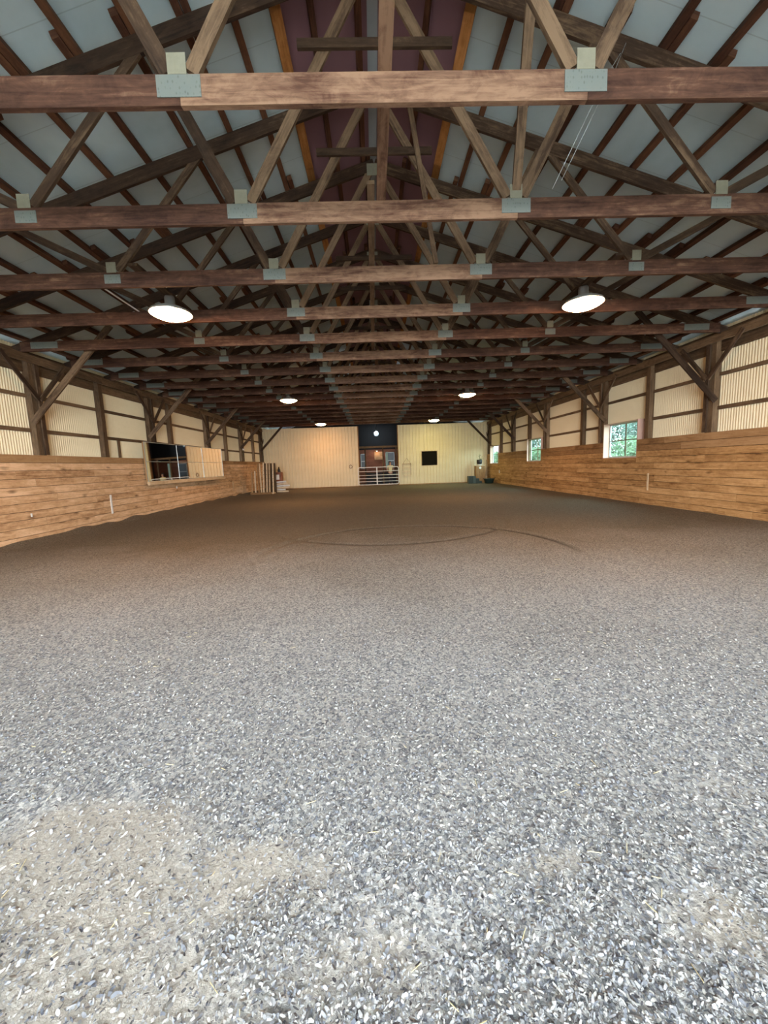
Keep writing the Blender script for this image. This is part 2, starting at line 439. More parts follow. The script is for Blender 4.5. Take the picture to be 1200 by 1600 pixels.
# rear wall behind the camera with the wide open doorway
mb = MB()
mb.box(L - .25, -3.8, YB - .15, YB, -.1, 7.3); mb.box(4.2, R + .25, YB - .15, YB, -.1, 7.3); mb.box(-3.8, 4.2, YB - .15, YB, 4.25, 7.3)
o = mb.build('wall_back', M_sheet); o['kind'] = 'structure'

# far wall: ribbed cream panels either side of the opening
OX0, OX1 = -1.07, 1.81
def ribbed(mb, x0, x1, z0, z1, y):
    x = x0; p = .2286
    prof = [(0, 0), (.160, 0), (.175, -.034), (.205, -.034), (.2286, 0)]
    pts = []
    while x < x1:
        for dx, dy in prof[:-1]:
            if x + dx < x1: pts.append((x + dx, y + dy))
        x += p
    pts.append((x1, y))
    for (xa, ya), (xb, yb) in zip(pts, pts[1:]):
        mb.quad([(xa, ya, z0), (xb, yb, z0), (xb, yb, z1), (xa, ya, z1)])
SQ = (3.53, 4.66, 1.36, 2.38)
mb = MB(); ribbed(mb, L - .25, OX0, -.1, 4.33, YF)
ribbed(mb, OX1, SQ[0], -.1, 4.33, YF); ribbed(mb, SQ[1], R + .25, -.1, 4.33, YF)
ribbed(mb, SQ[0], SQ[1], -.1, SQ[2], YF); ribbed(mb, SQ[0], SQ[1], SQ[3], 4.33, YF)
mb.box(L - .25, OX0, YF + .04, YF + .12, -.1, 4.33); 
for a, b, c, d in ((OX1, SQ[0], -.1, 4.33), (SQ[1], R + .25, -.1, 4.33), (SQ[0], SQ[1], -.1, SQ[2]), (SQ[0], SQ[1], SQ[3], 4.33)):
    mb.box(a, b, YF + .04, YF + .12, c, d)
wf = mb.build('wall_far', M_sheet); wf['kind'] = 'structure'
mb = MB()
mb.box(OX0 - .02, OX0 + .05, YF - .04, YF + .14, 0, 4.33); mb.box(OX1 - .03, OX1 + .03, YF - .04, YF + .14, 0, 4.33)
o = mb.build('trim_1', M_cap); o['kind'] = 'structure'
mb = MB(); mb.box(OX0, OX1, YF - .02, YF + .1, .02, .08); mb.box(L, OX0, YF - .05, YF - .0, .0, .05); mb.box(OX1, R, YF - .05, YF - .0, .0, .05)
o = mb.build('baseboard_far', M_cap); o['kind'] = 'structure'
# square dark window in the far wall
o = empty('window_4', ((SQ[0] + SQ[1]) / 2, YF, SQ[2])); o['kind'] = 'structure'
mb = MB(); w2 = (SQ[1] - SQ[0]) / 2; h2 = SQ[3] - SQ[2]
for a in ((-w2 - .04, w2 + .04, -.04, 0), (-w2 - .04, w2 + .04, h2, h2 + .04), (-w2 - .04, -w2, 0, h2), (w2, w2 + .04, 0, h2)):
    mb.box(a[0], a[1], -.03, .05, a[2], a[3])
mb.build('window_frame', M_pale, o)
mb = MB(); mb.box(-w2, w2, .03, .05, 0, h2); mb.build('dark_interior_stand_in', M_void, o)

# ------------------------------------------------------------------ kick walls: rows of planks
def kick(name, x0, x1, mat, wins, seed, label, cap_rows):
    rnd = random.Random(seed); mb = MB(); rows = 11; rh = KH / rows
    for k in range(rows):
        z0 = k * rh + .005; z1 = (k + 1) * rh - .005; y = YB + rnd.uniform(.5, 3)
        cuts = [YB]
        while y < YF: cuts.append(y); y += rnd.choice([2.4, 3.66, 4.88, 4.88])
        cuts.append(YF - .02)
        for a, b in zip(cuts, cuts[1:]):
            segs = [(a + .002, b - .002, z0, z1)]
            for wa, wb, wz0, wz1 in wins:
                nsegs = []
                for (p, q, c, d) in segs:
                    if q <= wa or p >= wb or d <= wz0: nsegs.append((p, q, c, d)); continue
                    if p < wa: nsegs.append((p, wa, c, d))
                    if q > wb: nsegs.append((wb, q, c, d))
                    if c < wz0 - .01: nsegs.append((max(p, wa), min(q, wb), c, wz0))
                segs = nsegs
            r = rnd.random(); jx = rnd.uniform(-.004, .004)
            for (p, q, c, d) in segs:
                mb.box(x0 + jx, x1 + jx, p, q, c, d, r, 1 if k >= rows - cap_rows else 0)
    xb = (x0, x0 + .012) if x0 < 0 else (x1 - .012, x1)                # dark backing added so the gaps between planks read as shaded
    ya = YB
    for wa, wb, wz0, wz1 in list(wins) + [(YF - .03, YF, 0, 0)]:
        mb.box(xb[0], xb[1], ya, wa, .0, KH - .02, .5, 2)
        if wz0: mb.box(xb[0], xb[1], wa, wb, .0, wz0 - .01, .5, 2)
        ya = wb
    o = mb.build(name, [mat, M_cap, M_gap]); tag(o, label, 'plank wall')
    return o
kick('plank_kick_wall', L - .04, L, M_kick, [], 3, 'long waist-high wall of knotty pine planks along the left side of the arena', 1)
kick('plank_kick_wall', R, R + .04, M_kickR, WINS, 5, 'long golden plank wall along the right side, notched for three windows', 2)

# ------------------------------------------------------------------ girts and eave beams
def wall_long(X, sgn, side):
    # X = inner kick face; sgn -1 for left: outward
    def box(name, xa, xb, z0, z1, label, cat, pieces=((YB, YF, ''),)):
        x0, x1 = sorted((X + sgn * xa, X + sgn * xb))
        for pa, pb, extra in pieces:
            mb = MB(); stops = [pa] + [a for a in (2.2, 7.1, 11.9, 15.7, 21.4, 26.0) if pa + .3 < a < pb - .3] + [pb]
            for p, q in zip(stops, stops[1:]): mb.box(x0, x1, p, q - .001, z0, z1)
            tag(mb.build(name, M_post), label + extra, cat)
    box('wall_girt', .19, .23, 3.37, 3.455, 'upper brown girt running along the %s cream metal wall behind the posts' % side, 'girt')
    if side == 'left':
        box('wall_girt', .19, .23, 2.565, 2.655, 'lower brown girt just above the left plank wall, running behind the posts', 'girt')
    else:
        box('wall_girt', .19, .23, 2.565, 2.655, 'lower brown girt above the right plank wall, ', 'girt',
            ((YB, 12.07, 'nearer than the largest window'), (13.91, 19.10, 'between largest and middle windows'), (20.90, 25.70, 'between middle and smallest windows'), (27.52, YF, 'beyond the smallest window')))
    box('eave_beam', 0, .04, 4.15, 4.338, 'inner eave beam carrying the truss ends along the %s wall' % side, 'beam')
    box('eave_beam', .19, .23, 3.95, 4.455, 'outer eave beam, a board with an added upper part at the top of the %s metal wall' % side, 'beam')  # upper part added to cover the bright sheet strip with dark wood
wall_long(L, -1, 'left'); wall_long(R, 1, 'right')

# ------------------------------------------------------------------ posts
def post(X, sgn, yfar, braced, label):
    wd = .20 if braced else .16; yc = yfar - wd / 2
    t = empty('wall_post', (X + sgn * .115, yc, 0)); tag(t, label, 'post', 'wall posts')
    mb = MB(); hw = .0745
    z1 = 4.145
    mb.box(-hw, hw, -wd / 2, wd / 2, 0.0, 4.335); mb.build('post_shaft', M_post, t)
    s = -sgn                                                          # direction into the arena
    if braced:
        xi = s * .115
        mb = MB(); mb.box(xi + s * .002 - (0 if s > 0 else .038), xi + s * .002 + (.038 if s > 0 else 0), .0, .10, KH + .01, 4.14)
        mb.build('nailer_board', M_web, t)
        mb = MB(); mb.beam((xi - s * .08, -wd / 2 - .022, 2.78), (xi + s * 1.98, -wd / 2 - .022, 4.92), .14, .04, (0, 0, 1)); mb.build('knee_brace', M_web, t)
        for d in (-1, 1):
            mb = MB(); xx = xi + s * .06
            mb.beam((xx, d * .02, 3.32), (xx, d * .86, 4.24), .10, .035, (0, d, 0)); mb.build('eave_brace', M_web, t)
    return t
LP = [(5.0, 1), (7.2, 0), (9.71, 1), (11.97, 0), (14.47, 1), (15.85, 0), (19.2, 1), (21.6, 0), (24.0, 1), (26.4, 0), (28.15, 1)]
RP = [(5.0, 1), (7.2, 0), (9.70, 1), (11.89, 0), (14.22, 1), (15.62, 0), (18.87, 1), (20.98, 0), (23.36, 1), (25.63, 0), (28.15, 1)]
DL = ['just outside the left edge of the photo', 'plain, nearest the left edge', 'biggest braced post in view', 'plain post just before the mirror', 'braced post rising behind the near end of the mirror',
      'plain post above the middle of the mirror', 'braced post above the far end of the mirror', 'plain post just past the mirror', 'braced post with a bright spot', 'plain post near the far corner', 'braced post in the far corner']
DR = ['just outside the right edge of the photo', 'plain, nearest the right edge', 'biggest braced post in view', 'plain post beside the near edge of the largest window', 'braced post at the far edge of the largest window',
      'plain post between the largest and middle windows', 'braced post nearer than the middle window', 'plain post at the far edge of the middle window', 'braced post between the middle and smallest windows', 'plain post at the near edge of the smallest window', 'braced post in the far corner']
for i, (y, b) in enumerate(LP):
    if i > 1: post(L - .04 + .0, -1, y, b, 'timber post on the left wall, ' + DL[i])
for i, (y, b) in enumerate(RP):
    if i > 1: post(R + .04, 1, y, b, 'timber post on the right wall, ' + DR[i])
mb = MB(); mb.box(-.02, .02, -.045, .045, 0, .56); o = mb.build('wall_stud', M_post, None, False, (L - .21, 12.65, 2.03))
tag(o, 'short brown stud between lower girt and plank wall, left of the mirror', 'stud')

# ------------------------------------------------------------------ trusses (one built, the rest copied)
def make_truss():
    t = empty('roof_truss', (CX, TY[0], E0))
    H = E1 - E0
    def zt(u): return PK - E0 - SL * abs(u)
    mb = MB()                                                          # bottom chord: three butted lengths
    for a, b in ((-8.09, -1.6), (-1.597, 1.62), (1.623, 8.12)):
        mb.beam((a, 0, H / 2), (b, 0, H / 2), H, .045, (0, 0, 1), .72 if a < 0 < b else .2)
    mb.build('bottom_chord', M_truss, t)
    for s in (-1, 1):
        mb = MB(); a = Vector((0, 0, zt(0))); b = Vector((s * 8.3, 0, zt(8.3))); off = Vector((0, 0, -.105))
        mb.beam(a + off, b + off, .19, .044, (0, 0, 1)); mb.build('top_chord', M_top, t)
        webs = [((.06, zt(.06) - .16), (1.50, H + .02), .115), ((1.68, H + .02), (2.52, zt(2.52) - .15), .125), ((2.62, zt(2.62) - .15), (3.98, H + .02), .10), ((4.14, H + .02), (5.5, zt(5.5) - .12), .10)]
        for (p, q, wd), wr in zip(webs, (.85, .15 if s < 0 else .6, .35, .25)):
            mb = MB(); mb.beam((s * p[0], .002, p[1]), (s * q[0], .002, q[1]), wd, .04, (1, 0, 0), wr); mb.build('web', M_web, t)
        for u, w_, h_ in ((1.6, .34, .155), (4.06, .24, .13)):
            mb = MB(); mb.box(s * u - w_ / 2, s * u + w_ / 2, -.030, -.024, .055, .055 + h_); mb.build('gusset_plate', M_gusset, t)
            mb = MB(); mb.box(s * u - .075, s * u + .07, -.030, -.024, .212, .36); mb.build('joint_plate', M_plate, t)
        mb = MB(); mb.box(s * 7.55 - .3, s * 7.55 + .3, -.030, -.024, .06, .20); mb.build('gusset_plate', M_gusset, t)
    mb = MB(); mb.beam((-.86, -.045, 6.14 - E0), (.86, -.045, 6.14 - E0), .095, .038, (0, 0, 1)); mb.build('collar_board', M_web, t)
    mb = MB(); mb.box(-.14, .14, -.030, -.024, zt(0) - .3, zt(0) - .1); mb.build('joint_plate', M_plate, t)
    return t
tr = make_truss()
for i, y in enumerate(TY):
    o = tr if i == 0 else copy_tree(tr, (CX + random.uniform(-.03, .03), y, E0))
    extra = {0: ', its lower beam nearest overhead', 3: ', directly behind the nearest pair of round lamps', 16: ', last one before the far wall'}.get(i, '')
    tag(o, '%s timber roof truss counting from the camera%s' % (ORD[i], extra), 'roof truss', 'roof trusses')

# ------------------------------------------------------------------ purlins: lapped boards on top of the trusses
UL = [1.57, 2.1, 2.70, 3.33, 3.92, 4.52, 5.12, 5.72, 6.32, 6.92, 7.52, 8.05]
segs = [(.6, TY[1])] + [(TY[i], min(TY[i + 2], TY[-1] + .4) if i + 2 < 17 else TY[-1] + 1.1) for i in range(1, 17, 2)]
def purlin_row(u, side, mat, wid, label, cat, grp):
    s = -1 if side == 'left' else 1
    for k, (a, b) in enumerate(segs):
        mb = MB(); dz = .045; off = (.045 if k % 2 else -.045) if wid < .1 else 0
        uu = u + off; ang = Vector((s * 1, 0, -SL))
        za = ztop(uu) + dz
        over = random.uniform(.12, .34); x = CX + s * uu
        a2 = a - (over if k else 0); b2 = b + random.uniform(.1, .3)
        mb.beam((0, 0, 0), (0, b2 - a2, 0), wid, .08, ang)
        o = mb.build('roof_purlin', mat, None, False, (x, a2, za)); tag(o, label, cat, grp)
for side in ('left', 'right'):
    purlin_row(1.15, side, M_orange, .13, 'orange-brown plank edging the purple ridge boards on the %s' % side, 'purlin', 'orange planks %s of the ridge' % side)
    for k, u in enumerate(UL):
        purlin_row(u, side, M_purlin, .085, 'reddish brown purlin, %s row down from the orange plank, %s roof slope' % (ORD[k], side), 'purlin', '%s slope purlins, %s row' % (side, ORD[k]))
for u, side in ((.14, 'left'), (.70, 'left'), (.62, 'right')):
    purlin_row(u, side, M_purlin, .07, 'dark purlin crossing the purple ridge boards %s' % ('close beside the pale ridge strip' if u == .14 else 'midway on the %s' % side), 'purlin',
               'ridge purlins ' + ('by the strip' if u == .14 else side))

# ------------------------------------------------------------------ runner boards and sway braces
def single(name, mat, a, b, w_, t_, side, label, cat):
    a = Vector(a); b = Vector(b)
    mb = MB(); mb.beam((0, 0, 0), b - a, w_, t_, side, .8); o = mb.build(name, mat, None, False, a); tag(o, label, cat); return o
single('runner_board', M_truss, (CX + .005, 1.6, E1 + .022), (CX + .005, 5.0, E1 + .022), .105, .038, (1, 0, 0), 'nearest pale runner board lying over the first two trusses along the centre', 'runner board')
single('runner_board', M_web, (CX - .115, 4.62, E1 + .022), (CX - .10, 11.2, E1 + .022), .085, .038, (1, 0, 0), 'second centre runner board, its cut end standing over the second truss', 'runner board')
single('runner_board', M_web, (CX, 10.9, E1 + .022), (CX, 27.3, E1 + .022), .085, .038, (1, 0, 0), 'far dark runner board along the centre over the distant trusses', 'runner board')
single('sway_brace', M_web, (1.80, 4.93, E1 + .0), (1.66, 3.95, 6.72), .10, .04, (1, 0, 0), 'upright brown pole rising right of centre from the second truss', 'pole')
single('sway_brace', M_web, (1.08, 6.33, E1 - .0), (.70, 6.31, 6.9), .07, .035, (1, 0, 0), 'thin leaning brown brace on the third truss, right of the runner board', 'pole')
# conduits and wires
def wire(name, pts, rad, mat, label, cat):
    mb = MB(); p0 = Vector(pts[0]); mb.tube([Vector(p) - p0 for p in pts], rad, 8); tag(mb.build(name, mat, None, True, p0), label, cat)
wire('conduit', [(-4.42, 6.55, 4.62), (-4.40, 7.3, 4.60), (-4.38, 7.95, 4.58), (-3.6, 8.0, 4.6)], .014, M_white, 'thin pale conduit running to the nearest left lamp', 'conduit')
wire('cable', [(3.05, 4.9, 6.15), (2.80, 4.85, 5.78), (2.2, 4.84, 4.62)], .0035, M_galv, 'thin white cable slanting beside the second truss, upper of the pair', 'cable')
wire('cable', [(3.02, 4.86, 6.12), (2.90, 4.84, 5.85), (2.30, 4.83, 4.70)], .003, M_galv, 'thin white cable slanting beside the second truss, lower of the pair', 'cable')

# ------------------------------------------------------------------ lamps
def make_lamp():
    t = empty('pan_lamp', (0, 0, 4.3))
    mb = MB(); mb.lathe([(.345, 0), (.352, .012), (.33, .045), (.22, .10), (.11, .13), (.0001, .135)], (0, 0, 0), 40); mb.build('pan', M_alu, t, True)
    mb = MB(); mb.lathe([(.0001, -.095), (.12, -.085), (.22, -.06), (.30, -.025), (.335, .008)], (0, 0, 0), 40); mb.build('lens', M_lens, t, True)
    mb = MB(); mb.lathe([(.0001, .30), (.075, .30), (.085, .27), (.085, .16), (.10, .13), (.0001, .128)], (0, 0, 0), 20); mb.build('ballast_housing', M_alu, t, True)
    mb = MB(); mb.box(-.07, .07, -1.05, .70, .305, .345); mb.build('mounting_board', M_web, t)
    return t
lamp = make_lamp()
LAMPS = [(-3.51, 7.33, 'largest glowing round lamp, upper left'), (3.95, 7.36, 'largest glowing round lamp, upper right'),
         (-3.44, 16.56, 'middle round lamp of the left row, halfway down the arena'), (4.04, 16.53, 'middle round lamp of the right row, halfway down the arena'),
         (-3.38, 25.9, 'smallest warm round lamp, above the left half of the far wall'), (4.08, 25.82, 'smallest round lamp, greenish, above the right half of the far wall')]
for i, (x, y, lab) in enumerate(LAMPS):
    o = lamp if i == 0 else copy_tree(lamp, (x, y, 4.3))
    o.location = (x, y, 4.3); tag(o, lab, 'lamp', 'round lamps under the trusses')
    if i == 5:
        for c in o.children:
            if c.name.startswith('lens'): c.data = c.data.copy(); c.data.materials[0] = M_lensg

# ------------------------------------------------------------------ windows of the right wall
def window(i, ya, yb, z0, z1):
    t = empty('window_%d' % i, (R, (ya + yb) / 2, z0)); t['kind'] = 'structure'
    h = (yb - ya) / 2; H = z1 - z0
    mb = MB()
    mb.box(.0, .26, -h, -h + .02, 0, H); mb.box(.0, .26, h - .02, h, 0, H); mb.box(.0, .26, -h + .02, h - .02, 0, .02); mb.box(.06, .26, -h + .02, h - .02, H - .02, H)
    mb.build('jamb', M_jamb, t)
    x = .23; mb = MB(); a = h - .02
    for q in ((-a, -a + .045, .02, H - .02), (a - .045, a, .02, H - .02), (-a + .045, a - .045, .02, .065), (-a + .045, a - .045, H - .065, H - .02)):
        mb.box(x - .02, x + .02, q[0], q[1], q[2], q[3])
    mb.build('window_frame', M_galv, t)
    mb = MB(); mb.box(x - .014, x + .014, -.018, .018, .065, H - .065); mb.box(x - .013, x + .013, -a + .045, a - .045, H / 2 - .016, H / 2 + .016)
    mb.build('muntin', M_post, t)
    mb = MB(); mb.box(x - .003, x + .003, -a + .04, a - .04, .06, H - .06); mb.build('pane', M_glass, t)
for i, w_ in enumerate(WINS): window(i + 1, *w_)

# ------------------------------------------------------------------ mirror on the left wall
mr = empty('wall_mirror', (L + .04, 13.5, 1.22)); tag(mr, 'long landscape arena mirror of six panes leaning on the left plank wall', 'mirror')
mr.rotation_euler = (0, math.radians(-1.0), math.radians(-1.9))
ML = 6.2; MH = 1.36
mb = MB(); mb.box(.0, .05, 0, ML, -.06, MH); mb.build('backing_board', M_cap, mr)
mb = MB(); mb.box(.05, .13, -.03, ML + .03, -.13, -.005); mb.build('wooden_ledge', M_pale, mr)
cw = ML / 3
for c in range(3):
    for r_ in range(2):
        mb = MB(); mb.box(.052, .058, c * cw + .012, (c + 1) * cw - .012, .01 + r_ * (MH / 2), (r_ + 1) * MH / 2 - .008); mb.build('mirror_pane', M_mirror, mr)
mb = MB()
for c in range(4): 
    yy = min(max(c * cw, .012), ML - .012); mb.box(.054, .066, yy - .012, yy + .012, 0, MH)
for z in (0, MH / 2, MH - .01): mb.box(.054, .064, 0, ML, z - .006, z + .01)
mb.build('seam_trim', M_galv, mr)

# ------------------------------------------------------------------ small things fixed to the walls
def boxobj(name, loc, sx, sy, sz, mat, label, cat, parent=None):
    mb = MB(); mb.box(-sx / 2, sx / 2, -sy / 2, sy / 2, 0, sz); o = mb.build(name, mat, parent, False, loc)
    if label: tag(o, label, cat)
    return o
boxobj('marker_strip', (L + .012, 11.66, .34), .02, .06, .56, M_white, 'white upright marker strip on the left planks, before the mirror', 'marker')
boxobj('marker_strip', (L + .012, 21.7, .38), .02, .06, .50, M_pale, 'pale upright marker strip on the left planks, past the mirror', 'marker')
boxobj('marker_strip', (R - .012, 11.52, .45), .02, .06, .52, M_pale, 'pale upright marker strip on the right planks below the largest window', 'marker')
boxobj('marker_strip', (R - .012, 25.45, .70), .02, .12, .20, M_white, 'small white marker on the right planks near the smallest window', 'marker')
boxobj('marker_tag', (L + .014, 15.55, .86), .02, .08, .09, M_white, 'small white tag on the left planks right under the mirror', 'tag')
boxobj('marker_tag', (L + .014, 8.95, .60), .02, .03, .08, M_white, 'tiny white tag low on the left planks at the photo edge', 'tag')
mb = MB(); mb.lathe([(.0001, -.05), (.05, -.04), (.065, 0), (.05, .05), (.0001, .06)], (0, 0, 0), 12); tag(mb.build('bright_knob', M_whitemetal, None, True, (L + .10, 23.6, 2.72)), 'small shiny knob on the far braced post of the left wall', 'knob')

# wreath-like ring, blanket rack, hook on the far wall
mb = MB(); mb.tube([(.11 * math.cos(a * math.pi / 10), 0, .11 * math.sin(a * math.pi / 10)) for a in range(20)], .018, 6, closed=True)
mb.tube([(0, 0, .11), (.02, 0, .19)], .012, 6)
tag(mb.build('hanging_ring', M_redbrown, None, True, (-1.68, YF - .05, 1.46)), 'small dark ring hanging on the far wall left of the gate', 'ring')
rk = empty('blanket_rack', (2.42, YF - .06, .68)); tag(rk, 'cream bar rack hanging from a triangle on the far wall right of the gate', 'rack')
for z in (0, .27, .54, .82):
    mb = MB(); mb.box(-.31, .31, -.04, .0, z, z + .035); mb.build('rack_bar', M_cap if z > .8 else M_pale, rk)
mb = MB(); mb.tube([(-.29, 0, .0), (-.29, 0, .85), (0, 0, 1.26), (.29, 0, .85), (.29, 0, 0)], .012, 6); mb.build('hanging_cord', M_cap, rk)

# ------------------------------------------------------------------ gate across the opening
g = empty('tube_gate', (.35, YF - .14, 0)); tag(g, 'white six-rail tube gate closing the opening in the far wall', 'gate')
mb = MB(); x0, x1, z0, z1, c = -1.5, 1.44, .10, 1.36, .12
pts = [(x0, 0, z0 + c), (x0 + .035, 0, z0 + .035), (x0 + c, 0, z0), (x1 - c, 0, z0), (x1 - .035, 0, z0 + .035), (x1, 0, z0 + c), (x1, 0, z1 - c), (x1 - .035, 0, z1 - .035), (x1 - c, 0, z1), (x0 + c, 0, z1), (x0 + .035, 0, z1 - .035), (x0, 0, z1 - c)]
mb.tube(pts, .03, 8, closed=True); mb.build('outer_tube', M_whitemetal, g, True)
for z in (.33, .56, .79, 1.07):
    mb = MB(); mb.tube([(x0 + .02, 0, z), (x1 - .02, 0, z)], .024, 8); mb.build('rail', M_whitemetal, g, True)
mb = MB(); mb.box(-.17, -.10, -.035, .035, z0 + .02, z1 - .02); mb.build('centre_stay', M_whitemetal, g)
mb = MB()
for z in (.25, 1.2): mb.tube([(x1, 0, z), (x1 + .09, .05, z)], .02, 6)
mb.build('hinge', M_galv, g, True)

# ------------------------------------------------------------------ aisle room behind the opening
YR = 31.8
mb = MB(); mb.box(-3.2, 3.8, YR, YR + .1, 0, 2.78); o = mb.build('wall_aisle', M_redbrown); o['kind'] = 'structure'
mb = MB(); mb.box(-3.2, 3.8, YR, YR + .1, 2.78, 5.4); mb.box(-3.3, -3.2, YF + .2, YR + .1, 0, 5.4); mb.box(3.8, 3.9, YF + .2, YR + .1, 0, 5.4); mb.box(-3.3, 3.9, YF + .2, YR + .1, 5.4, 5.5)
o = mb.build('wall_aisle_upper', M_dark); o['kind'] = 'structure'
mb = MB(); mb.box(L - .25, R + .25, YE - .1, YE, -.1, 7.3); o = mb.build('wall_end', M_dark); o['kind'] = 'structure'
sf = empty('stall_front', (.35, YF + .75, 0)); tag(sf, 'grey post and beam frame standing inside the opening behind the gate', 'frame')
mb = MB(); mb.box(-1.9, 1.9, -.05, .05, 2.78, 2.92); mb.build('header_beam', M_post, sf)
for x in (-.96, .37, 1.36):
    mb = MB(); mb.box(x - .045, x + .045, -.045, .045, 0, 2.78); mb.build('upright', M_post, sf)
mb = MB()
mb.box(-.95, 1.35, .06, .09, .0, .95); mb.build('dark_lower_panel', M_dark, sf)
for n_i, (xa, xb, za, zb) in enumerate(((-1.05, -.62, 1.25, 2.45), (.98, 1.72, 1.15, 2.52))):
    t = empty('window_%d' % (5 + n_i), ((xa + xb) / 2, YR - .04, za)); t['kind'] = 'structure'
    hw = (xb - xa) / 2; hh = zb - za
    mb = MB()
    for q in ((-hw, -hw + .05, 0, hh), (hw - .05, hw, 0, hh), (-hw, hw, 0, .05), (-hw, hw, hh - .05, hh), (-hw, hw, hh / 2 - .03, hh / 2 + .03)):
        mb.box(q[0], q[1], -.03, .03, q[2], q[3])
    mb.build('window_frame', M_galv, t)
    mb = MB(); mb.box(-hw + .04, hw - .04, -.01, .02, .04, hh - .04); mb.build('pane', M_dimpane, t)
boxobj('plywood_panel', (.42, YR - .08, 1.95), .66, .03, .62, M_pale, 'tan plywood panel lit orange behind the gate', 'panel')
wl = empty('fill_bulb', (.30, YR - .42, 2.66)); tag(wl, 'added amber bulb lighting the plywood panel behind the gate', 'bulb')  # bulb, shade and arm added to light the plywood panel orange
mb = MB(); mb.lathe([(.0001, -.05), (.03, -.03), (.035, 0), (.02, .04), (.0001, .045)], (0, 0, 0), 12); mb.build('fill_bulb_globe', M_lenso, wl, True)
mb = MB(); mb.lathe([(.09, -.02), (.03, .06), (.0001, .07)], (0, 0, 0), 14); mb.build('fill_bulb_shade', M_black, wl, True)
mb = MB(); mb.tube([(0, 0, .06), (0, .40, .10)], .01, 6); mb.build('fill_bulb_arm', M_black, wl, True)
bl = empty('barn_globe_light', (.29, 30.6, 4.0)); tag(bl, 'cool white globe light in a wire cage high in the dark opening', 'lamp')
mb = MB(); mb.lathe([(.0001, -.16), (.10, -.13), (.15, -.04), (.14, .05), (.09, .11), (.05, .13)], (0, 0, 0), 20); mb.build('glass_globe', M_lensb, bl, True)
mb = MB()
for k in range(4):
    a = k * math.pi / 4
    mb.tube([(.19 * math.cos(a) * math.sin(q * math.pi / 8), .19 * math.sin(a) * math.sin(q * math.pi / 8), -.05 - .19 * math.cos(q * math.pi / 8)) for q in range(-6, 7)], .006, 5)
mb.build('wire_cage', M_galv, bl, True)
mb = MB(); mb.lathe([(.08, .10), (.08, .22), (.05, .25), (.012, .26), (.012, 1.38)], (0, 0, 0), 12); mb.build('hanging_stem', M_galv, bl, True)
boxobj('hanging_cloth', (1.02, YF + 1.0, 1.12), .14, .03, 1.35, M_teal, 'pale teal strip hanging behind the gate right of the second upright', 'cloth')

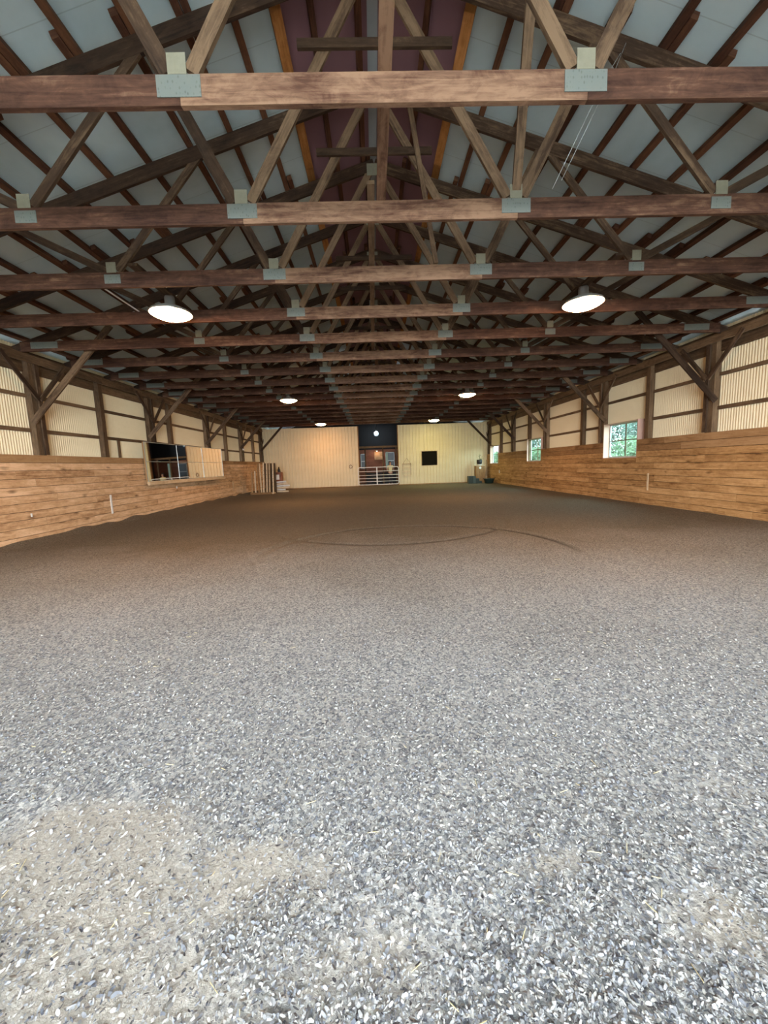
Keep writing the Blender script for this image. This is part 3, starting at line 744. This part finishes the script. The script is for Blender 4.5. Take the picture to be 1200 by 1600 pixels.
# ------------------------------------------------------------------ person behind the gate
pe = None
def skin_mesh(name, verts, edges, radii, mat, parent=None, loc=(0, 0, 0), sub=2):
    me = bpy.data.meshes.new(name); me.from_pydata(verts, edges, []); me.materials.append(mat)
    o = bpy.data.objects.new(name, me); col.objects.link(o); o.location = loc
    if parent: o.parent = parent
    mo = o.modifiers.new('skin', 'SKIN'); mo.use_smooth_shade = True
    for i, r in enumerate(radii):
        sv = me.skin_vertices[0].data[i] if me.skin_vertices else None
        if sv: sv.radius = r if isinstance(r, tuple) else (r, r)
    if me.skin_vertices: me.skin_vertices[0].data[0].use_root = True
    s = o.modifiers.new('sub', 'SUBSURF'); s.levels = sub; s.render_levels = sub
    return o
def person():
    t = empty('person', (1.22, YF + .42, 0), math.radians(8))
    tag(t, 'person with dark hair and pale yellow shirt standing behind the gate', 'person')
    V = [(0, 0, .95), (0, 0, 1.15), (0, 0, 1.35), (0, 0, 1.46), (0, -.01, 1.53), (0, -.02, 1.61), (0, -.02, 1.70)]
    Ed = [(0, 1), (1, 2), (2, 3), (3, 4), (4, 5), (5, 6)]
    Rr = [(.15, .11), (.135, .10), (.165, .105), (.07, .06), (.05, .05), (.075, .088), (.065, .078)]
    for s in (-1, 1):
        k = len(V); V += [(s * .17, 0, 1.40), (s * .25, -.02, 1.16), (s * .22, -.20, 1.13 - .06), (s * .20, -.27, 1.09)]
        Ed += [(2, k), (k, k + 1), (k + 1, k + 2), (k + 2, k + 3)]; Rr += [.055, .042, .03, .026]
        h = k + 3
        for q in range(4):                                             # four fingers
            kk = len(V); V += [(s * .20 + (q - 1.5) * .018, -.33, 1.10), (s * .20 + (q - 1.5) * .019, -.365, 1.075)]; Ed += [(h, kk), (kk, kk + 1)]; Rr += [.010, .008]
        kk = len(V); V += [(s * .20 - s * .04, -.285, 1.10), (s * .20 - s * .055, -.315, 1.105)]; Ed += [(h, kk), (kk, kk + 1)]; Rr += [.011, .009]
        k = len(V); V += [(s * .09, 0, .86), (s * .10, -.01, .50), (s * .10, .02, .09), (s * .11, -.13, .045)]
        Ed += [(0, k), (k, k + 1), (k + 1, k + 2), (k + 2, k + 3)]; Rr += [.085, .058, .04, .035]
    skin_mesh('body', V, Ed, Rr, M_skin, t)
    V = [(0, 0, .90), (0, 0, 1.15), (0, 0, 1.35), (0, 0, 1.445)]; Ed = [(0, 1), (1, 2), (2, 3)]; Rr = [(.175, .135), (.155, .12), (.185, .125), (.085, .075)]
    for s in (-1, 1):
        k = len(V); V += [(s * .175, 0, 1.40), (s * .225, -.01, 1.26)]; Ed += [(2, k), (k, k + 1)]; Rr += [.075, .065]
    skin_mesh('shirt', V, Ed, Rr, M_shirt, t)
    V = [(0, 0, .96)]; Ed = []; Rr = [(.165, .125)]
    for s in (-1, 1):
        k = len(V); V += [(s * .09, 0, .84), (s * .10, -.01, .50), (s * .10, .02, .12)]; Ed += [(0, k), (k, k + 1), (k + 1, k + 2)]; Rr += [.10, .075, .06]
    skin_mesh('trousers', V, Ed, Rr, M_trouser, t)
    mb = MB()
    prof = [(.0001, .115), (.05, .108), (.085, .075), (.097, .02), (.098, -.05), (.09, -.12)]
    i0 = len(mb.v); seg = 20
    for rad, z in prof:
        for q in range(seg):
            a = 2 * math.pi * q / seg; fr = 1.0 if not (math.sin(a) < -.35 and z < .05) else .55
            mb.v.append((rad * .92 * math.cos(a), .012 + rad * 1.08 * math.sin(a) * fr, z))
    for k in range(len(prof) - 1):
        for q in range(seg):
            mb.f.append((k * seg + q, k * seg + (q + 1) % seg, (k + 1) * seg + (q + 1) % seg, (k + 1) * seg + q)); mb.uv += [(0, 0)] * 4; mb.r.append(0); mb.m.append(0)
    mb.build('hair', M_hair, t, True, (0, .0, 1.665))
    mb = MB(); mb.lathe([(.0001, .02), (.012, .0), (.016, -.02), (.0001, -.026)], (0, -.105, 1.655), 8); mb.build('nose', M_skin, t, True)
    mb = MB()
    for s in (-1, 1): mb.lathe([(.0001, .01), (.011, 0), (.0001, -.01)], (s * .032, -.092, 1.685), 8)
    mb.build('eyes', M_black, t, True)
    mb = MB(); mb.box(-.025, .025, -.102, -.092, 1.605, 1.615); mb.build('mouth', M_redbrown, t)
person()

# ------------------------------------------------------------------ jump equipment in the far left corner
jx = [-7.44, -7.26, -7.08, -6.91, -6.74, -6.56, -6.37, -6.17]
for i, x in enumerate(jx):
    y = 23.62 + .05 * (i % 3); t = empty('jump_standard', (x, y, hfloor(x, y)))
    tag(t, 'upright wooden jump standard, %s from the left in the corner row' % ORD[i], 'jump standard', 'jump standards in the left corner')
    ht = [1.35, 1.40, 1.88, 1.86, 1.90, 1.86, 1.88, 1.86][i]; ln = [0, .0, .0, -.02, .03, .03, .03, .02][i]
    mat = M_cap if i in (0, 2) else M_pale
    mb = MB(); mb.beam((-ln, 0, .05), (ln, .10, ht), .075, .075, (1, 0, 0)); mb.build('upright', mat, t)
    mb = MB()
    for k in range(5): mb.box(-ln + ln * 2 * (k + 1) / 6.2 - .012, -ln + ln * 2 * (k + 1) / 6.2 + .012, -.045 + .10 * (k + 1) / 6.2, -.036 + .10 * (k + 1) / 6.2, .4 + k * .25, .43 + k * .25)
    mb.build('pin_hole', M_black, t)
    mb = MB(); mb.box(-.045, .045, -.28, .24, .0, .07); mb.build('foot', mat, t)
mb = MB(); mb.box(-.62, .62, -.04, .04, 0, .12); tag(mb.build('floor_timber', M_cap, None, False, (-6.82, 23.22, hfloor(-6.8, 23.2))), 'brown timber lying on the floor in front of the jump standards', 'timber')
mb = MB(); mb.box(-.7, .0, 0, .05, 0, 1.85); o = mb.build('dark_backing_panel', M_post, None, False, (-6.15, 24.35, 0.01)); tag(o, 'dark panel standing behind the row of jump standards', 'panel')
# cabinet with paper, jug on top
cb_ = empty('small_cabinet', (-6.25, 25.25, 0)); tag(cb_, 'reddish brown cabinet with a white paper, by the jump standards', 'cabinet')
mb = MB(); mb.box(-.27, .27, -.2, .2, .0, 1.24); mb.build('cabinet_body', M_redbrown, cb_)
mb = MB(); mb.box(-.29, .29, -.22, .22, 1.242, 1.275); mb.build('cabinet_top', M_redbrown, cb_)
mb = MB(); mb.box(-.16, .14, -.212, -.203, .80, 1.12); mb.build('paper', M_paper, cb_)
jg = empty('black_jug', (-6.14, 25.2, 1.277)); tag(jg, 'black jug with a narrow neck on the reddish cabinet', 'jug')
mb = MB(); mb.lathe([(.0001, 0), (.10, 0), (.105, .05), (.09, .16), (.045, .25), (.03, .30), (.0001, .30)], (0, 0, 0), 18); mb.build('jug_body', M_black, jg, True)
mb = MB(); mb.lathe([(.0001, .30), (.034, .30), (.034, .335), (.0001, .335)], (0, 0, 0), 12); mb.build('cap', M_black, jg, True)
# pale rails stacked in a heap
heap = [(-6.12, 24.75, .05, 1.0, 9, 0, 'bottom'), (-6.20, 24.78, .16, .85, -6, .01, 'second from bottom'), (-6.10, 24.75, .28, .95, 10, .02, 'third from bottom'), (-6.02, 24.73, .40, 1.0, 6, .03, 'fourth from bottom'),
        (-6.12, 24.76, .52, .95, 8, .04, 'fifth from bottom'), (-6.05, 24.75, .65, .7, 2, .05, 'topmost')]
for i, (x, y, z, l, a, tl, nm) in enumerate(heap):
    mb = MB(); mb.beam((-l * .6, 0, -tl * .5), (l * .6, 0, tl * .5), .10, .085, (0, 1, 0), .9)
    o = mb.build('jump_rail', M_white if i % 2 else M_pale, None, False, (x, y, z + hfloor(x, y))); o.rotation_euler = (0, 0, math.radians(a)); tag(o, 'pale jump rail, %s of the heap beside the cabinet' % nm, 'rail', 'rails heaped in the left corner')
# ------------------------------------------------------------------ right corner: chest, pots, mounting block, tub, broom
ch = empty('feed_chest', (7.66, 27.75, 0)); tag(ch, 'tall light wooden chest in the far right corner', 'chest')
mb = MB(); mb.box(-.33, .33, -.24, .24, .0, 1.18); mb.build('chest_body', M_cap, ch)
mb = MB(); mb.box(-.35, .35, -.26, .26, 1.183, 1.22); mb.build('chest_lid', M_pale, ch)
mb = MB(); mb.tube([(-.05, -.245, 1.06), (-.05, -.262, 1.06)], .085, 16); mb.build('round_plate', M_white, ch)
pt = empty('black_pot_plant', (7.60, 27.66, 1.222)); tag(pt, 'black pot with a scraggly plant standing on the wooden chest', 'plant')
mb = MB(); mb.lathe([(.0001, 0), (.13, 0), (.17, .08), (.18, .10)], (0, 0, 0), 18); mb.build('saucer', M_white, pt, True)
mb = MB(); mb.lathe([(.0001, .04), (.14, .04), (.19, .22), (.20, .36), (.17, .42), (.0001, .42)], (0, 0, 0), 18); mb.build('pot', M_black, pt, True)
mb = MB(); rr = random.Random(4)
for k in range(40):
    a = rr.uniform(0, 6.28); rd = rr.uniform(.02, .28); z = rr.uniform(.35, .72)
    d = Vector((math.cos(a), math.sin(a), .3)); p = Vector((.1 + rd * math.cos(a), rd * math.sin(a), z)); q = Vector((-d.y, d.x, 0)) * .03
    mb.quad([p - q, p + d * .06 - q * .4, p + d * .12, p + q])
mb.tube([(0, 0, .4), (.02, 0, .62), (-.02, 0, .84)], .01, 6); mb.build('foliage', M_green_leaf, pt)
br = empty('broom', (8.02, 27.45, 0)); tag(br, 'wooden broom leaning by the chest in the right corner', 'broom')
mb = MB(); mb.tube([(0, 0, .22), (.05, .1, 1.62)], .022, 8); mb.build('handle', M_cap, br, True)
mb = MB(); mb.box(-.13, .13, -.05, .04, .03, .22); mb.build('bristles', M_pale, br)
mk = empty('mounting_block', (6.86, 26.75, 0), 0); tag(mk, 'dark green stepped mounting block against the far wall', 'mounting block')
mb = MB(); mb.box(-.32, .0, -.22, .22, 0.01, .52); mb.build('upper_step', M_green, mk)
mb = MB(); mb.box(.003, .17, -.22, .22, .01, .52); mb.build('side_face', M_greenlight, mk)  # side face in a lighter green than the steps
mb = MB(); mb.box(.175, .42, -.21, .21, .01, .35); mb.build('middle_step', M_green, mk)
mb = MB(); mb.box(.425, .60, -.20, .20, .01, .17); mb.build('lower_step', M_green, mk)
tb = empty('rubber_tub', (7.86, 26.2, 0)); tag(tb, 'low dark green tub on the floor in the right corner', 'tub')
mb = MB(); mb.lathe([(.0001, .015), (.28, .015), (.34, .30), (.365, .31), (.36, .33), (.32, .32), (.26, .05), (.0001, .05)], (0, 0, 0), 24); mb.build('tub_body', M_green, tb, True)
mb = MB()
for s in (-1, 1): mb.tube([(s * .34, -.06, .30), (s * .40, -.04, .36), (s * .40, .04, .36), (s * .34, .06, .30)], .014, 6)
mb.build('handle', M_black, tb, True)

# ------------------------------------------------------------------ outside: ground, bushes, trees
mb = MB(); mb.quad([(R + .3, -30, -.12), (90, -30, -.12), (90, 90, -.12), (R + .3, 90, -.12)]); o = mb.build('lawn', M_grass); tag(o, 'green grass outside the right-hand windows', 'grass'); o['kind'] = 'structure'
mb = MB(); mb.quad([(-30, -40, -.1), (R + .28, -40, -.1), (R + .28, YB, -.1), (-30, YB, -.1)]); o = mb.build('gravel_apron', M_gravel); o['kind'] = 'structure'
def tree(x, y, h, rad, mat, label, n=2600, seed=1, trunk=.9):
    t = empty('leafy_tree', (x, y, -.12)); tag(t, label, 'tree')
    r_ = random.Random(seed); mb = MB(); cz = trunk + (h - trunk) / 2
    for k in range(n):
        d = Vector((r_.gauss(0, 1), r_.gauss(0, 1), r_.gauss(0, 1))).normalized(); q = (r_.random() ** .4)
        lump = 1 + .28 * noise.noise(d * 2.2 + Vector((seed, 0, 0)))
        p = Vector((d.x * rad * q * lump, d.y * rad * q * lump, cz + d.z * (h - trunk) / 2 * q * lump))
        a = Vector((r_.gauss(0, 1), r_.gauss(0, 1), r_.gauss(0, 1))).normalized(); b = a.orthogonal().normalized(); s = .06 * rad ** .6 * r_.uniform(.7, 1.6)
        mb.quad([p - a * s, p + b * s * .6, p + a * s, p - b * s * .6])
    mb.build('crown', mat, t)
    mb = MB(); mb.tube([(0, 0, 0), (.03, 0, trunk), (0, .05, cz)], [.05 * h * .6, .035 * h * .6, .012 * h], 8); mb.build('trunk', M_bark, t, True)
T = [(15.5, 21.5, 2.6, 1.7, 0), (17.5, 25.5, 2.9, 1.9, 0), (16.0, 30.5, 2.7, 1.8, 0), (19.0, 35.0, 2.9, 2.1, 0), (17., 40.5, 2.8, 2.0, 0), (20., 47.0, 3.0, 2.2, 0), (18.5, 54, 3.0, 2.3, 0), (19, 62, 3.2, 2.4, 0),
     (37, 40, 10, 4.0, 1), (37, 50, 10, 4.2, 1), (36, 60, 10, 4.2, 1), (35, 70, 10, 4.2, 1), (33, 80, 10, 4.2, 1), (48, 66, 14, 5, 1)]
TN = ['nearest', 'second', 'third', 'fourth', 'fifth', 'sixth', 'seventh', 'farthest']
for i, (x, y, h, rad, k) in enumerate(T):
    lab = ('round green bush outside the right wall, %s of the bush row' % TN[i]) if k == 0 else 'tall hazy tree beyond the bushes, %s of the tree row' % TN[i - 8]
    tree(x, y, h, rad, M_leaf2 if k else M_leaf, lab, 5200 if not k else 9000, i + 1, .25 if not k else 1.5)

# ------------------------------------------------------------------ loose footing near the camera
def chips(n, seed):
    r_ = random.Random(seed); V = []; F = []; A = []
    for k in range(n):
        y = .70 + 3.6 * (r_.random() ** 1.25); hw = 1.25 * y + .35; x = r_.uniform(-hw, hw)
        pn = sum(am * math.exp(-((x - px) / sx) ** 2 - ((y - py) / sy) ** 2) for px, py, sx, sy, am in PATCH) + .5 * noise.noise(Vector((x * 4., y * 4., 9)))
        if r_.random() < .68 * min(1, max(0, (pn - .3) * 2.2)): continue
        if y > 2.6 and r_.random() < (y - 2.6) / 2.0: continue
        z = hfloor(x, y) + r_.uniform(.000, .006)
        l = r_.uniform(.003, .0078) * r_.choice([.6, 1., 1., 1.4]); wd = l * r_.uniform(.22, .6)
        a = r_.uniform(0, 6.283); ca, sa = math.cos(a), math.sin(a); ti = r_.uniform(-.7, .7); tj = r_.uniform(-.6, .6); bnd = r_.uniform(-.2, .35) * l
        i = len(V)
        for (u, v_, b_) in ((-1, -.6, 0), (-1, .6, 0), (0, 1, bnd), (1, .5, 0), (1, -.5, 0), (0, -1, bnd)):
            px = u * l; py = v_ * wd
            V.append((x + px * ca - py * sa, y + px * sa + py * ca, z + b_ + px * ti * .6 + py * tj + .003))
        F.append((i, i + 1, i + 2, i + 5)); F.append((i + 5, i + 2, i + 3, i + 4)); c = r_.random() ** 1.1; A += [c, c]
    me = bpy.data.meshes.new('rubber_chips'); me.from_pydata(V, [], F); me.materials.append(M_chip)
    at = me.attributes.new('rnd', 'FLOAT', 'FACE'); at.data.foreach_set('value', A); me.update()
    o = bpy.data.objects.new('rubber_chips', me); col.objects.link(o)
    tag(o, 'loose shredded rubber chips scattered over the sandy floor near the camera', 'rubber chips', kind='stuff')
chips(170000, 11)
def straw(n, seed):
    r_ = random.Random(seed); mb = MB()
    for k in range(n):
        y = .8 + 4.5 * r_.random() ** 1.4; x = r_.uniform(-1.2 * y, 1.2 * y); a = r_.uniform(0, 3.14); l = r_.uniform(.006, .024); z = hfloor(x, y) + .010
        d = Vector((math.cos(a) * l, math.sin(a) * l, r_.uniform(-.003, .004))); p = Vector((x, y, z))
        mb.beam(p - d, p + d, .0018, .0015, (0, 0, 1))
    tag(mb.build('straw_bits', M_straw), 'scattered bits of pale straw on the floor near the camera', 'straw', kind='stuff')
straw(150, 5)
